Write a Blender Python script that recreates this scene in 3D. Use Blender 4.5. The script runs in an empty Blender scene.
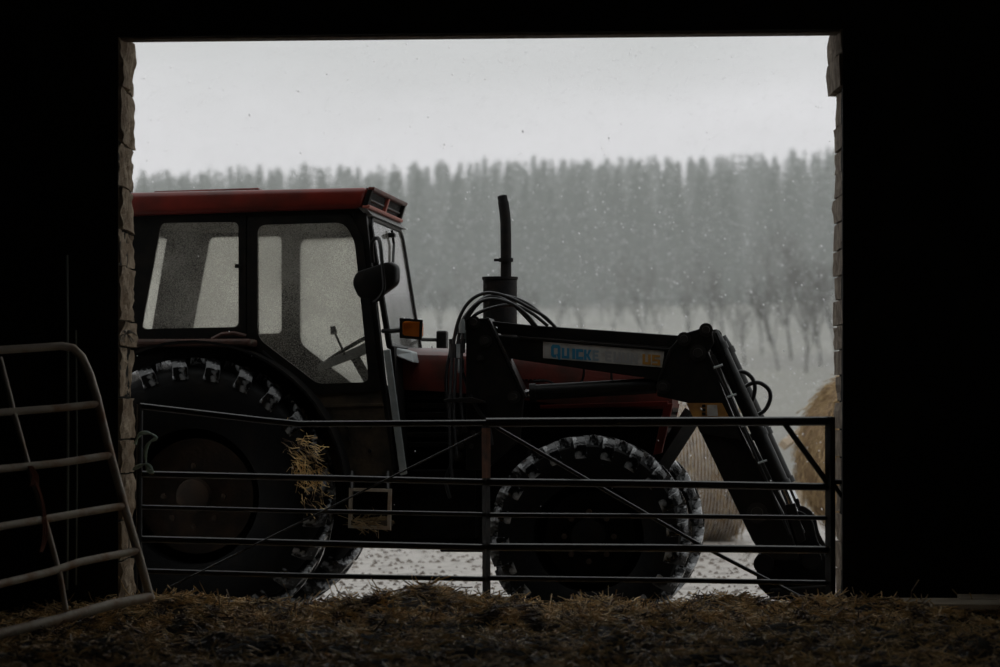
import bpy, bmesh, math, random
import numpy as np
from mathutils import Vector, Matrix, noise as mnoise

random.seed(7)
rng = np.random.default_rng(11)
scene = bpy.context.scene
C = scene.collection
PI = math.pi

# ------------------------------------------------------------------ camera
F = 3200.0      # focal length in pixels (1000 px wide frame)
HY = 420.0      # horizon row
H = 1.30        # camera height above the yard
cam_d = bpy.data.cameras.new('camera')
cam = bpy.data.objects.new('camera', cam_d); C.objects.link(cam)
cam.location = (0, 0, H); cam.rotation_euler = (PI/2, 0, 0)
cam_d.sensor_width = 36; cam_d.lens = F/1000*36
cam_d.shift_y = (HY-333.5)/1000
cam_d.clip_end = 3000
cam_d.dof.use_dof = True; cam_d.dof.focus_distance = 19.0; cam_d.dof.aperture_fstop = 2.9
scene.camera = cam

# ------------------------------------------------------------------ sky (overcast)
w = bpy.data.worlds.new('overcast_sky'); scene.world = w; w.use_nodes = True
nt = w.node_tree; nt.nodes.clear()
N = nt.nodes.new; L = nt.links.new
out = N('ShaderNodeOutputWorld'); bg = N('ShaderNodeBackground')
tc = N('ShaderNodeTexCoord'); sep = N('ShaderNodeSeparateXYZ'); L(tc.outputs['Generated'], sep.inputs[0])
mp = N('ShaderNodeMapping'); mp.inputs['Scale'].default_value = (1, 1, 3.5); L(tc.outputs['Generated'], mp.inputs[0])
nz = N('ShaderNodeTexNoise'); nz.inputs['Scale'].default_value = 7; nz.inputs['Detail'].default_value = 3; L(mp.outputs[0], nz.inputs['Vector'])
ma = N('ShaderNodeMath'); ma.operation = 'MULTIPLY_ADD'; L(nz.outputs['Fac'], ma.inputs[0]); ma.inputs[1].default_value = 0.06
L(sep.outputs['Z'], ma.inputs[2])
cr = N('ShaderNodeValToRGB'); L(ma.outputs[0], cr.inputs[0])
e = cr.color_ramp.elements
e[0].position = 0.0; e[0].color = (.55, .55, .57, 1)
e[1].position = 1.0; e[1].color = (.47, .485, .49, 1)
x = cr.color_ramp.elements.new(.115); x.color = (.55, .555, .57, 1)
x = cr.color_ramp.elements.new(.155); x.color = (.33, .34, .338, 1)
L(cr.outputs[0], bg.inputs['Color']); bg.inputs['Strength'].default_value = 1.65
L(bg.outputs[0], out.inputs['Surface'])

vs = scene.view_settings
vs.view_transform = 'Standard'; vs.look = 'None'; vs.gamma = 1; vs.use_curve_mapping = False
vs.exposure = 0.22
scene.cycles.volume_bounces = 4
scene.cycles.transparent_max_bounces = 16

# ------------------------------------------------------------------ materials
def material(name, col, rough=.6, metal=0, col2=None, scale=8, lo=.4, hi=.65, bump=0, bscale=40, spec=.5, coat=0, detail=4, obj=True):
    m = bpy.data.materials.new(name); m.use_nodes = True
    t = m.node_tree; b = t.nodes['Principled BSDF']
    b.inputs['Base Color'].default_value = (*col, 1); b.inputs['Roughness'].default_value = rough
    b.inputs['Metallic'].default_value = metal; b.inputs['Specular IOR Level'].default_value = spec
    b.inputs['Coat Weight'].default_value = coat; b.inputs['Coat Roughness'].default_value = .2
    tcn = t.nodes.new('ShaderNodeTexCoord')
    if col2:
        n = t.nodes.new('ShaderNodeTexNoise'); n.inputs['Scale'].default_value = scale; n.inputs['Detail'].default_value = detail
        t.links.new(tcn.outputs['Object'], n.inputs['Vector'])
        r = t.nodes.new('ShaderNodeValToRGB'); t.links.new(n.outputs['Fac'], r.inputs[0])
        r.color_ramp.elements[0].position = lo; r.color_ramp.elements[0].color = (*col, 1)
        r.color_ramp.elements[1].position = hi; r.color_ramp.elements[1].color = (*col2, 1)
        t.links.new(r.outputs[0], b.inputs['Base Color'])
    if bump:
        n2 = t.nodes.new('ShaderNodeTexNoise'); n2.inputs['Scale'].default_value = bscale; n2.inputs['Detail'].default_value = 5
        t.links.new(tcn.outputs['Object'], n2.inputs['Vector'])
        bp = t.nodes.new('ShaderNodeBump'); bp.inputs['Strength'].default_value = bump; bp.inputs['Distance'].default_value = .02
        t.links.new(n2.outputs['Fac'], bp.inputs['Height']); t.links.new(bp.outputs[0], b.inputs['Normal'])
    return m

M = {}
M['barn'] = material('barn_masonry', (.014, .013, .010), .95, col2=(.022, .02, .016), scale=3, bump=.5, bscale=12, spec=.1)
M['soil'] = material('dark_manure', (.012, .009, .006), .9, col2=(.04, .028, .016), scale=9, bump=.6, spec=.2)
M['stone'] = material('reveal_stone', (.23, .17, .115), .95, col2=(.4, .32, .23), scale=9, bump=1, bscale=22, spec=.15)
M['brick'] = material('reveal_brick', (.2, .16, .125), .95, col2=(.36, .3, .24), scale=12, bump=.8, bscale=30, spec=.15)
M['timber'] = material('lintel_timber', (.07, .05, .033), .85, col2=(.15, .11, .075), scale=14, bump=.5)
M['plank'] = material('weathered_plank', (.5, .4, .29), .8, col2=(.65, .55, .42), scale=6, bump=.3)
M['red'] = material('red_paint', (.19, .022, .014), .34, col2=(.09, .018, .013), scale=3.5, bump=.05, spec=.5)
M['hoodred'] = material('faded_hood_red', (.12, .02, .013), .42, col2=(.05, .018, .012), scale=7, bump=.06)
M['redtrim'] = material('pale_red_trim', (.4, .11, .08), .5, col2=(.3, .09, .06), scale=20)
M['black'] = material('black_paint', (.005, .005, .0045), .45, col2=(.011, .009, .007), scale=14, bump=.1, spec=.25)
M['blackmatt'] = material('greasy_black', (.003, .003, .003), .75, col2=(.009, .007, .005), scale=10, bump=.2, spec=.15)
M['mudpanel'] = material('mud_splashed_panel', (.02, .016, .01), .75, col2=(.07, .05, .03), scale=6, bump=.2, spec=.3)
M['fender'] = material('rusty_fender', (.09, .04, .028), .5, col2=(.045, .028, .02), scale=8, bump=.15)
M['rubber'] = material('wet_tyre_rubber', (.004, .004, .004), .7, col2=(.012, .009, .006), scale=5, lo=.5, hi=.75, bump=.25, bscale=30, spec=.15)
M['lug'] = material('wet_lug_painted_glints', (.006, .006, .006), .18, .25, col2=(.38, .385, .39), scale=16, lo=.5, hi=.64, bump=.25, bscale=25, spec=.8)  # pale noise patches paint sky glints into the wet rubber's colour
M['rim'] = material('rusty_rim', (.03, .02, .012), .8, col2=(.06, .034, .018), scale=8, bump=.2)
M['steel'] = material('chrome_rod', (.55, .55, .55), .18, 1)
M['grey'] = material('grey_weathered_metal', (.3, .33, .33), .5, .2, col2=(.42, .45, .45), scale=12)
M['mesh'] = material('grey_vent_mesh', (.13, .13, .125), .6, col2=(.2, .2, .195), scale=60)
M['pin'] = material('worn_pin_steel', (.03, .027, .024), .4, .3)
M['hose'] = material('rubber_hose', (.007, .007, .007), .35)
M['exhaust'] = material('exhaust_iron', (.006, .006, .006), .7, col2=(.016, .012, .009), scale=15, bump=.15, spec=.2)
M['galv'] = material('old_galvanised_tube', (.5, .44, .36), .55, .2, col2=(.36, .22, .13), scale=9, lo=.5, hi=.7, bump=.2)
M['gate'] = material('dark_gate_steel', (.010, .009, .008), .4, .2, col2=(.03, .02, .013), scale=12, lo=.5, hi=.75, bump=.12)
M['rust'] = material('rusted_steel', (.22, .085, .04), .75, col2=(.09, .04, .022), scale=15, bump=.2)
M['orange'] = material('amber_lens', (.95, .26, .03), .25, spec=.6)
M['mirror_glass'] = material('mirror_glass', (.6, .6, .6), .05, 1)
M['decal'] = material('white_decal', (.42, .40, .37), .6, col2=(.3, .28, .25), scale=18)
M['blue'] = material('blue_print', (.02, .19, .32), .6)
M['ghost'] = material('faded_print', (.30, .30, .295), .6)
M['ghost2'] = material('faded_blue_print', (.2, .27, .31), .6)
M['yellow'] = material('ochre_print', (.42, .2, .03), .6)
M['amberdecal'] = material('ochre_decal', (.36, .17, .03), .6, col2=(.22, .1, .025), scale=14)
M['bluedecal'] = material('blue_decal', (.03, .13, .22), .6)
M['seat'] = material('black_vinyl', (.02, .02, .02), .5)
M['twine'] = material('orange_twine', (.22, .07, .03), .8)
M['wool'] = material('white_twine', (.6, .58, .55), .9)
M['strap'] = material('green_strap', (.3, .42, .34), .45, col2=(.45, .55, .5), scale=14)
M['cable'] = material('grey_cable', (.22, .24, .2), .6)
M['straw'] = material('straw', (.88, .6, .26), .42, col2=(.1, .055, .024), scale=9, lo=.46, hi=.6, spec=.5)
M['balestraw'] = material('bale_straw', (.26, .17, .09), .85, col2=(.1, .06, .03), scale=9, bump=1, bscale=40, spec=.2)
M['balestalk'] = material('bale_stalk', (.52, .38, .21), .8, col2=(.2, .13, .06), scale=7, spec=.2)
M['net'] = material('net_wrap', (.62, .58, .53), .6)
M['conifer'] = material('conifer_needles', (.022, .032, .022), .9, col2=(.035, .045, .03), scale=.8, spec=.1)
M['bark'] = material('bare_bark', (.05, .042, .035), .9, col2=(.085, .07, .06), scale=3, spec=.1)
M['snow'] = material('snowflake', (.9, .9, .92), .8)
_t = M['snow'].node_tree; _a = _t.nodes.new('ShaderNodeBsdfTranslucent'); _a.inputs[0].default_value = (.95, .95, .96, 1); _m = _t.nodes.new('ShaderNodeMixShader')
_t.links.new(_t.nodes['Principled BSDF'].outputs[0], _m.inputs[1]); _t.links.new(_a.outputs[0], _m.inputs[2]); _t.links.new(_m.outputs[0], _t.nodes['Material Output'].inputs['Surface'])
M['shrub'] = material('dry_shrub', (.16, .12, .085), .9, spec=.1)

def ground_material():
    m = bpy.data.materials.new('yard_and_field'); m.use_nodes = True
    t = m.node_tree; b = t.nodes['Principled BSDF']; n = t.nodes.new; l = t.links.new
    g = n('ShaderNodeNewGeometry'); s = n('ShaderNodeSeparateXYZ'); l(g.outputs['Position'], s.inputs[0])
    n1 = n('ShaderNodeTexNoise'); n1.inputs['Scale'].default_value = 4.5; n1.inputs['Detail'].default_value = 8; l(g.outputs['Position'], n1.inputs['Vector'])
    r1 = n('ShaderNodeValToRGB'); l(n1.outputs['Fac'], r1.inputs[0])
    r1.color_ramp.elements[0].position = .3; r1.color_ramp.elements[0].color = (.13, .105, .085, 1)
    r1.color_ramp.elements[1].position = .52; r1.color_ramp.elements[1].color = (.40, .365, .33, 1)
    n2 = n('ShaderNodeTexNoise'); n2.inputs['Scale'].default_value = .06; n2.inputs['Detail'].default_value = 6; l(g.outputs['Position'], n2.inputs['Vector'])
    r2 = n('ShaderNodeValToRGB'); l(n2.outputs['Fac'], r2.inputs[0])
    r2.color_ramp.elements[0].position = .35; r2.color_ramp.elements[0].color = (.13, .115, .095, 1)
    r2.color_ramp.elements[1].position = .65; r2.color_ramp.elements[1].color = (.21, .2, .155, 1)
    mr = n('ShaderNodeMapRange'); l(s.outputs['Y'], mr.inputs[0]); mr.inputs[1].default_value = 40; mr.inputs[2].default_value = 52
    mx = n('ShaderNodeMix'); mx.data_type = 'RGBA'; l(mr.outputs[0], mx.inputs[0]); l(r1.outputs[0], mx.inputs[6]); l(r2.outputs[0], mx.inputs[7])
    # forest floor under the conifers
    mr2 = n('ShaderNodeMapRange'); l(s.outputs['Y'], mr2.inputs[0]); mr2.inputs[1].default_value = 318; mr2.inputs[2].default_value = 335
    mx2 = n('ShaderNodeMix'); mx2.data_type = 'RGBA'; l(mr2.outputs[0], mx2.inputs[0]); l(mx.outputs[2], mx2.inputs[6]); mx2.inputs[7].default_value = (.03, .03, .022, 1)
    l(mx2.outputs[2], b.inputs['Base Color']); b.inputs['Roughness'].default_value = .5
    n3 = n('ShaderNodeTexNoise'); n3.inputs['Scale'].default_value = 9; n3.inputs['Detail'].default_value = 5; l(g.outputs['Position'], n3.inputs['Vector'])
    bp = n('ShaderNodeBump'); bp.inputs['Strength'].default_value = .8; bp.inputs['Distance'].default_value = .05
    l(n3.outputs['Fac'], bp.inputs['Height']); l(bp.outputs[0], b.inputs['Normal'])
    return m
M['ground'] = ground_material()

def glass_material(name, dirt_lo, dirt_hi, scale=55):
    m = bpy.data.materials.new(name); m.use_nodes = True
    t = m.node_tree; t.nodes.clear(); n = t.nodes.new; l = t.links.new
    o = n('ShaderNodeOutputMaterial'); tcn = n('ShaderNodeTexCoord')
    tr = n('ShaderNodeBsdfTransparent'); tr.inputs[0].default_value = (.93, .94, .92, 1)
    gl = n('ShaderNodeBsdfGlossy'); gl.inputs['Roughness'].default_value = .06
    fr = n('ShaderNodeFresnel'); fr.inputs[0].default_value = 1.55
    m1 = n('ShaderNodeMixShader'); l(fr.outputs[0], m1.inputs[0]); l(tr.outputs[0], m1.inputs[1]); l(gl.outputs[0], m1.inputs[2])
    d = n('ShaderNodeBsdfDiffuse'); d.inputs[0].default_value = (.6, .56, .5, 1)
    tl = n('ShaderNodeBsdfTranslucent'); tl.inputs[0].default_value = (.98, .96, .92, 1)
    m2 = n('ShaderNodeMixShader'); m2.inputs[0].default_value = .9; l(d.outputs[0], m2.inputs[1]); l(tl.outputs[0], m2.inputs[2])
    a = n('ShaderNodeTexNoise'); a.inputs['Scale'].default_value = scale; a.inputs['Detail'].default_value = 2; l(tcn.outputs['Object'], a.inputs['Vector'])
    b = n('ShaderNodeTexNoise'); b.inputs['Scale'].default_value = 2.2; b.inputs['Detail'].default_value = 4; l(tcn.outputs['Object'], b.inputs['Vector'])
    mu = n('ShaderNodeMath'); mu.operation = 'MULTIPLY_ADD'; l(b.outputs['Fac'], mu.inputs[0]); mu.inputs[1].default_value = .7; l(a.outputs['Fac'], mu.inputs[2])
    mr = n('ShaderNodeMapRange'); l(mu.outputs[0], mr.inputs[0]); mr.inputs[1].default_value = .72; mr.inputs[2].default_value = 1.05
    mr.inputs[3].default_value = dirt_lo; mr.inputs[4].default_value = dirt_hi
    m3 = n('ShaderNodeMixShader'); l(mr.outputs[0], m3.inputs[0]); l(m1.outputs[0], m3.inputs[1]); l(m2.outputs[0], m3.inputs[2])
    l(m3.outputs[0], o.inputs['Surface'])
    return m
M['glass'] = glass_material('dirty_glass', .07, .42, 170)
M['frostglass'] = glass_material('frosted_dirty_glass', .8, .97, 60)
M['wetglass'] = glass_material('wet_windscreen_glass', .06, .3, 150)

# ------------------------------------------------------------------ helpers
class MB:
    def __init__(s): s.v = []; s.f = []
    def add(s, vs_, fs):
        o = len(s.v); s.v += [tuple(p) for p in vs_]; s.f += [tuple(i+o for i in q) for q in fs]; return s
    def hexa(s, p):  # 4 bottom ccw, 4 top
        return s.add(p, [(3,2,1,0),(4,5,6,7),(0,1,5,4),(1,2,6,5),(2,3,7,6),(3,0,4,7)])
    def box(s, x0, x1, y0, y1, z0, z1):
        return s.hexa([(x0,y0,z0),(x1,y0,z0),(x1,y1,z0),(x0,y1,z0),(x0,y0,z1),(x1,y0,z1),(x1,y1,z1),(x0,y1,z1)])
    def prism(s, pts, d):
        n = len(pts); d = Vector(d)
        a = [Vector(p) for p in pts]; b = [p+d for p in a]
        return s.add(a+b, [tuple(range(n))[::-1], tuple(range(n, 2*n))]+[(i, (i+1) % n, (i+1) % n+n, i+n) for i in range(n)])
    def ring(s, outer, inner, d):
        n = len(outer); d = Vector(d)
        o = [Vector(p) for p in outer]; i_ = [Vector(p) for p in inner]
        V = o+i_+[p+d for p in o]+[p+d for p in i_]; f = []
        for k in range(n):
            j = (k+1) % n
            f += [(k, j, n+j, n+k), (2*n+k, 3*n+k, 3*n+j, 2*n+j), (k, 2*n+k, 2*n+j, j), (n+k, n+j, 3*n+j, 3*n+k)]
        return s.add(V, f)
    def tube(s, pts, r, n=8, closed=False, cap=True):
        P_ = [Vector(p) for p in pts]; m = len(P_)
        R_ = r if isinstance(r, (list, tuple)) else [r]*m
        V = []; prev = None
        for i, p in enumerate(P_):
            if closed: t = P_[(i+1) % m]-P_[i-1]
            else: t = P_[min(i+1, m-1)]-P_[max(i-1, 0)]
            t.normalize()
            if prev is None:
                a = Vector((0, 0, 1)) if abs(t.z) < .9 else Vector((1, 0, 0))
                prev = t.cross(a).normalized()
            prev = (prev-t*prev.dot(t)).normalized()
            b = t.cross(prev)
            for k in range(n):
                an = 2*PI*k/n
                V.append(p+(prev*math.cos(an)+b*math.sin(an))*R_[i])
        f = []
        for i in range(m if closed else m-1):
            j = (i+1) % m
            for k in range(n):
                f.append((i*n+k, i*n+(k+1) % n, j*n+(k+1) % n, j*n+k))
        if cap and not closed:
            f.append(tuple(range(n))[::-1]); f.append(tuple((m-1)*n+k for k in range(n)))
        return s.add(V, f)
    def cyl(s, a, b, r, n=16): return s.tube([a, b], r, n)
    def lathe_y(s, prof, n, c=(0, 0, 0)):  # prof: (y, r), around the y axis
        m = len(prof); V = []
        for k in range(n):
            a = 2*PI*k/n
            for (y, r) in prof: V.append((c[0]+r*math.cos(a), c[1]+y, c[2]+r*math.sin(a)))
        f = []
        for k in range(n):
            j = (k+1) % n
            for i in range(m-1): f.append((k*m+i, k*m+i+1, j*m+i+1, j*m+i))
        return s.add(V, f)
    def build(s, name, mat, parent=None, smooth=False, bevel=0, seg=2):
        me = bpy.data.meshes.new(name); me.from_pydata(s.v, [], s.f)
        bm = bmesh.new(); bm.from_mesh(me)
        bmesh.ops.recalc_face_normals(bm, faces=bm.faces)
        if bevel:
            ed = [e for e in bm.edges if len(e.link_faces) == 2 and e.calc_face_angle(0) > .5]
            bmesh.ops.bevel(bm, geom=ed, offset=bevel, segments=seg, affect='EDGES', profile=.5, clamp_overlap=True)
        for f in bm.faces: f.smooth = smooth
        bm.to_mesh(me); bm.free()
        if smooth: 
            try: me.set_sharp_from_angle(angle=.7)
            except Exception: pass
        me.materials.append(M[mat] if isinstance(mat, str) else mat)
        o = bpy.data.objects.new(name, me); C.objects.link(o)
        if parent: o.parent = parent
        return o

def tag(o, label=None, cat=None, group=None, kind=None):
    if label: o['label'] = label
    if cat: o['category'] = cat
    if group: o['group'] = group
    if kind: o['kind'] = kind
    return o
def empty(name, loc=(0, 0, 0), rz=0):
    o = bpy.data.objects.new(name, None); C.objects.link(o); o.location = loc; o.rotation_euler = (0, 0, rz)
    o.empty_display_size = .2; return o
def copy_to(o, parent=None):
    c = o.copy(); C.objects.link(c); c.parent = parent; return c
def spline(pts, n=6):
    P_ = [Vector(p) for p in pts]; out_ = []
    for i in range(len(P_)-1):
        a = P_[max(i-1, 0)]; b = P_[i]; c = P_[i+1]; d = P_[min(i+2, len(P_)-1)]
        for k in range(n):
            t = k/n
            out_.append(.5*((2*b)+(c-a)*t+(2*a-5*b+4*c-d)*t*t+(3*b-a-3*c+d)*t**3))
    out_.append(P_[-1]); return out_
def rpoly(pts, r, n=4):          # 2-D polygon with rounded corners
    out_ = []; m = len(pts)
    rr = r if isinstance(r, (list, tuple)) else [r]*m
    for i in range(m):
        p = Vector(pts[i]); a = (Vector(pts[i-1])-p); b = (Vector(pts[(i+1) % m])-p)
        d = min(rr[i], a.length*.45, b.length*.45)
        A = p+a.normalized()*d; B = p+b.normalized()*d
        for k in range(n+1):
            t = k/n; out_.append((A*(1-t)**2+p*2*t*(1-t)+B*t*t)[:])
    return out_
def W(px, py, Y): return Vector(((px-500)*Y/F, Y, H-(py-HY)*Y/F))     # point of the place at depth Y

# ------------------------------------------------------------------ the barn
BX0, BX1, BY0, BYW, BZ = -4.6, 4.6, -3.0, 17.0, 4.4
TH = .6
XL, XR, ZT = -2.03, 1.822, 3.42
wf = MB()
wf.box(BX0-.4, XL, BYW, BYW+TH, -.3, BZ); wf.hexa([(XR, BYW, -.3), (BX1+.4, BYW, -.3), (BX1+.4, BYW+TH, -.3), (XR+.045, BYW+TH, -.3), (XR, BYW, BZ), (BX1+.4, BYW, BZ), (BX1+.4, BYW+TH, BZ), (XR+.045, BYW+TH, BZ)]); wf.box(XL, XR, BYW+.05, BYW+TH, ZT+.09, BZ)
wf.hexa([(XL, BYW, 3.335), (XR, BYW, 3.378), (XR, BYW+.05, 3.378), (XL, BYW+.05, 3.335), (XL, BYW, BZ), (XR, BYW, BZ), (XR, BYW+.05, BZ), (XL, BYW+.05, BZ)])
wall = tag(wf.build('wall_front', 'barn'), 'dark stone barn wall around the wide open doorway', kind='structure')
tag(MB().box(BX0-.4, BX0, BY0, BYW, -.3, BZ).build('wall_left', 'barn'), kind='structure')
wr = MB(); OY0, OY1, OZ0, OZ1 = 10.2, 13.2, 1.3, 2.8      # unseen side opening, added to let daylight onto the hurdle and bedding
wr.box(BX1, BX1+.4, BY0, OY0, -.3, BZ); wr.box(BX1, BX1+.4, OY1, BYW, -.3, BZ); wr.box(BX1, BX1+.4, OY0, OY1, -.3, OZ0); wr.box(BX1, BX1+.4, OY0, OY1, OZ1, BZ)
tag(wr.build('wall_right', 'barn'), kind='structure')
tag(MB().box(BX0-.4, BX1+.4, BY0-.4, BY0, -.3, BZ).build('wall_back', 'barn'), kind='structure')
tag(MB().box(BX0-.4, BX1+.4, BY0-.4, BYW+TH, BZ, BZ+.25).build('ceiling', 'barn'), kind='structure')

# rough reveal stones
def rough_block(x0, x1, y0, y1, z0, z1, amp, mat, seed, n=(2, 5, 5)):
    mb = MB(); nx, ny, nz_ = n; idx = {}
    V = []; Fs = []
    def vid(i, j, k):
        if (i, j, k) not in idx:
            p = Vector((x0+(x1-x0)*i/nx, y0+(y1-y0)*j/ny, z0+(z1-z0)*k/nz_))
            q = p*5.0+Vector((seed*7.3, seed*3.1, 0))
            d = Vector((mnoise.noise(q), mnoise.noise(q+Vector((9, 0, 0))), mnoise.noise(q+Vector((0, 9, 0)))))
            d2 = mnoise.noise(p*19+Vector((seed, 0, 0)))
            idx[(i, j, k)] = len(V); V.append(p+Vector((d.x*amp+d2*amp*.9, d.y*amp*.5, d.z*amp*.35)))
        return idx[(i, j, k)]
    for i in range(nx):
        for j in range(ny):
            for k in (0, nz_): Fs.append((vid(i, j, k), vid(i+1, j, k), vid(i+1, j+1, k), vid(i, j+1, k)))
    for i in range(nx):
        for k in range(nz_):
            for j in (0, ny): Fs.append((vid(i, j, k), vid(i+1, j, k), vid(i+1, j, k+1), vid(i, j, k+1)))
    for j in range(ny):
        for k in range(nz_):
            for i in (0, nx): Fs.append((vid(i, j, k), vid(i, j+1, k), vid(i, j+1, k+1), vid(i, j, k+1)))
    mb.add(V, Fs)
    return mb.build('stone', mat, wall, smooth=False, bevel=0)
def zrow(py, Y=17.3): return H-(py-HY)*Y/F
rows = [38, 92, 147, 190, 232, 268, 322, 348, 398, 440, 474, 520, 560, 612]
off = [0, .002, -.004, .003, -.006, .002, .006, -.012, .003, .002, -.002, -.006, -.003]
for i in range(len(rows)-1):
    xi = -2.015+off[i]
    rough_block(XL-.05, xi, BYW+.02, BYW+TH+.01, zrow(rows[i+1])+.008, zrow(rows[i])-.002, .02, 'stone', i+1, (3, 12, 14))
rrows = [30, 60, 92, 125, 150, 172, 197, 222, 250, 276, 300, 326, 350, 376, 402, 430, 458, 486, 514, 542, 570, 602]
for i in range(len(rrows)-1):
    xi = 1.842+(-.03 if i < 2 else 0)+random.uniform(-.008, .008)
    rough_block(xi, XR+.12, BYW+.02, BYW+TH+.01, zrow(rrows[i+1])+.008, zrow(rrows[i])-.002, .014, 'brick', 40+i, (2, 4, 3))
lt = MB(); ZL, ZR = 3.325, 3.368
lt.hexa([(XL-.3, BYW+.052, ZL), (XR+.3, BYW+.052, ZR), (XR+.3, BYW+.24, ZR+.005), (XL-.3, BYW+.24, ZL+.005),
         (XL-.3, BYW+.052, ZL+.25), (XR+.3, BYW+.052, ZR+.25), (XR+.3, BYW+.24, ZR+.25), (XL-.3, BYW+.24, ZL+.25)])
lt.build('lintel', 'timber', wall, bevel=.01)['label'] = 'timber lintel beam over the doorway'

# ------------------------------------------------------------------ barn floor (manure and straw bedding)
bumps = [(-1.78, 16.75, .10, .22), (-.27, 16.6, .085, .28), (-.42, 16.3, .07, .2), (1.31, 17.15, .075, .13), (.6, 16.3, .03, .3), (-1.2, 16.0, .03, .35), (2.0, 16.6, .05, .3), (-2.2, 15.4, -.09, .5)]
def floor_h(xx, yy):
    z = .262
    z += .018+.04*mnoise.noise(Vector((xx*1.3, yy*1.3, 3)))+.075*mnoise.noise(Vector((xx*3.0, yy*3.0, 7)))+.03*mnoise.noise(Vector((xx*9, yy*9, 1)))
    for (bx, by, bh, bs) in bumps: z += bh*math.exp(-((xx-bx)**2+(yy-by)**2)/(2*bs*bs))
    if yy < 16: z -= .012*min(16-yy, 4)
    if yy > 17.45: z = z*(1-min((yy-17.45)/.7, 1))-.03*min((yy-17.45)/.7, 1)
    return z
V = []; Fs = []
xs = np.concatenate([np.linspace(BX0-.02, -2.9, 8), np.linspace(-2.8, 2.8, 150), np.linspace(2.9, BX1+.02, 8)])
ys = np.concatenate([np.linspace(BY0-.02, 11.5, 15), np.linspace(11.6, 18.2, 150)])
for yy in ys:
    for xx in xs: V.append((xx, yy, floor_h(xx, yy)))
nx = len(xs)
for j in range(len(ys)-1):
    for i in range(nx-1): Fs.append((j*nx+i, j*nx+i+1, (j+1)*nx+i+1, (j+1)*nx+i))
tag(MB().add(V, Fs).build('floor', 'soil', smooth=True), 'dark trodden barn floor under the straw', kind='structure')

def stalks(name, mat, pos, dirs, length, width, bend, parent=None):
    n = len(pos)
    d = dirs/np.linalg.norm(dirs, axis=1, keepdims=True)
    up = np.tile(np.array([[0., 0, 1]]), (n, 1)); up[np.abs(d[:, 2]) > .9] = (1, 0, 0)
    s = np.cross(d, up); s /= np.linalg.norm(s, axis=1, keepdims=True); b = np.cross(s, d)
    a0 = rng.uniform(0, 6.28, n)
    rings = []
    for t in (0., .5, 1.):
        c = pos+d*(length*(t-.0))[:, None]+b*(bend*length*(-4*(t-.5)**2))[:, None]
        for k in range(3):
            a = a0+2*PI*k/3
            rings.append(c+(s*np.cos(a)[:, None]+b*np.sin(a)[:, None])*(width*.5)[:, None])
    V = np.stack(rings, 1).reshape(-1, 3)
    fl = []
    for r in (0, 3):
        for k in range(3): fl.append((r+k, r+(k+1) % 3, r+3+(k+1) % 3, r+3+k))
    fl = np.array(fl); F_ = (fl[None]+(np.arange(n)*9)[:, None, None]).reshape(-1, 4)
    me = bpy.data.meshes.new(name)
    me.vertices.add(len(V)); me.vertices.foreach_set('co', V.ravel())
    me.loops.add(F_.size); me.loops.foreach_set('vertex_index', F_.ravel())
    me.polygons.add(len(F_)); me.polygons.foreach_set('loop_start', np.arange(0, F_.size, 4)); me.polygons.foreach_set('loop_total', np.full(len(F_), 4))
    me.update(); me.materials.append(M[mat])
    o = bpy.data.objects.new(name, me); C.objects.link(o)
    if parent: o.parent = parent
    return o
NS = 85000
px_ = rng.uniform(-2.75, 2.75, NS); py_ = np.where(rng.random(NS) < .45, rng.uniform(15.6, 17.7, NS), rng.uniform(12.2, 17.4, NS))
keep = ~(((px_ < XL+.12) | (px_ > XR-.12)) & (py_ > 16.9))
px_, py_ = px_[keep], py_[keep]; NS = len(px_)
pz_ = np.array([floor_h(a, b) for a, b in zip(px_, py_)])
clump = np.array([mnoise.noise(Vector((a*4, b*4, 5))) for a, b in zip(px_, py_)])
k2 = (clump > -.05) | (rng.random(NS) < .25); px_, py_, pz_, clump = px_[k2], py_[k2], pz_[k2], clump[k2]; NS = len(px_)
az = rng.uniform(0, 2*PI, NS); el = rng.normal(.06, .2, NS); el = np.where(rng.random(NS) < .02, rng.uniform(.6, 1.2, NS), el)
dd = np.stack([np.cos(az)*np.cos(el), np.sin(az)*np.cos(el)*.8, np.sin(el)], 1)
ln = rng.uniform(.02, .1, NS)+(rng.random(NS) < .06)*rng.uniform(.02, .1, NS)
stalks('straw_bedding', 'straw', np.stack([px_, py_, pz_+rng.uniform(.0, .022, NS)], 1), dd, ln, rng.uniform(.0035, .0085, NS), rng.uniform(-.15, .25, NS))
tag(bpy.data.objects['straw_bedding'], 'loose golden brown straw strewn over the dark barn floor', 'straw', kind='stuff')

# ------------------------------------------------------------------ land outside
def land_h(xx, yy):
    z = 0.0
    if yy > 45:
        t = (yy-45)/285
        z = 12*t**1.25 if t < 1 else 12+(yy-330)*.092
        z += xx*.022*min(t, 1.3)+.9*min(t, 1)
        z += .5*min(t, 1)*mnoise.noise(Vector((xx*.03, yy*.03, 0)))
    return z
V = []; Fs = []
xs = np.concatenate([-np.geomspace(3, 200, 26)[::-1], np.linspace(-2.5, 2.5, 6), np.geomspace(3, 200, 26)]); ys = np.concatenate([np.linspace(17.45, 45, 24), np.geomspace(48, 620, 60)])
for yy in ys:
    for xx in xs: V.append((xx, yy, land_h(xx, yy)))
nx = len(xs)
for j in range(len(ys)-1):
    for i in range(nx-1): Fs.append((j*nx+i, j*nx+i+1, (j+1)*nx+i+1, (j+1)*nx+i))
tag(MB().add(V, Fs).build('ground', 'ground', smooth=True), 'pale slushy yard rising into a grass field', kind='structure')

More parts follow.
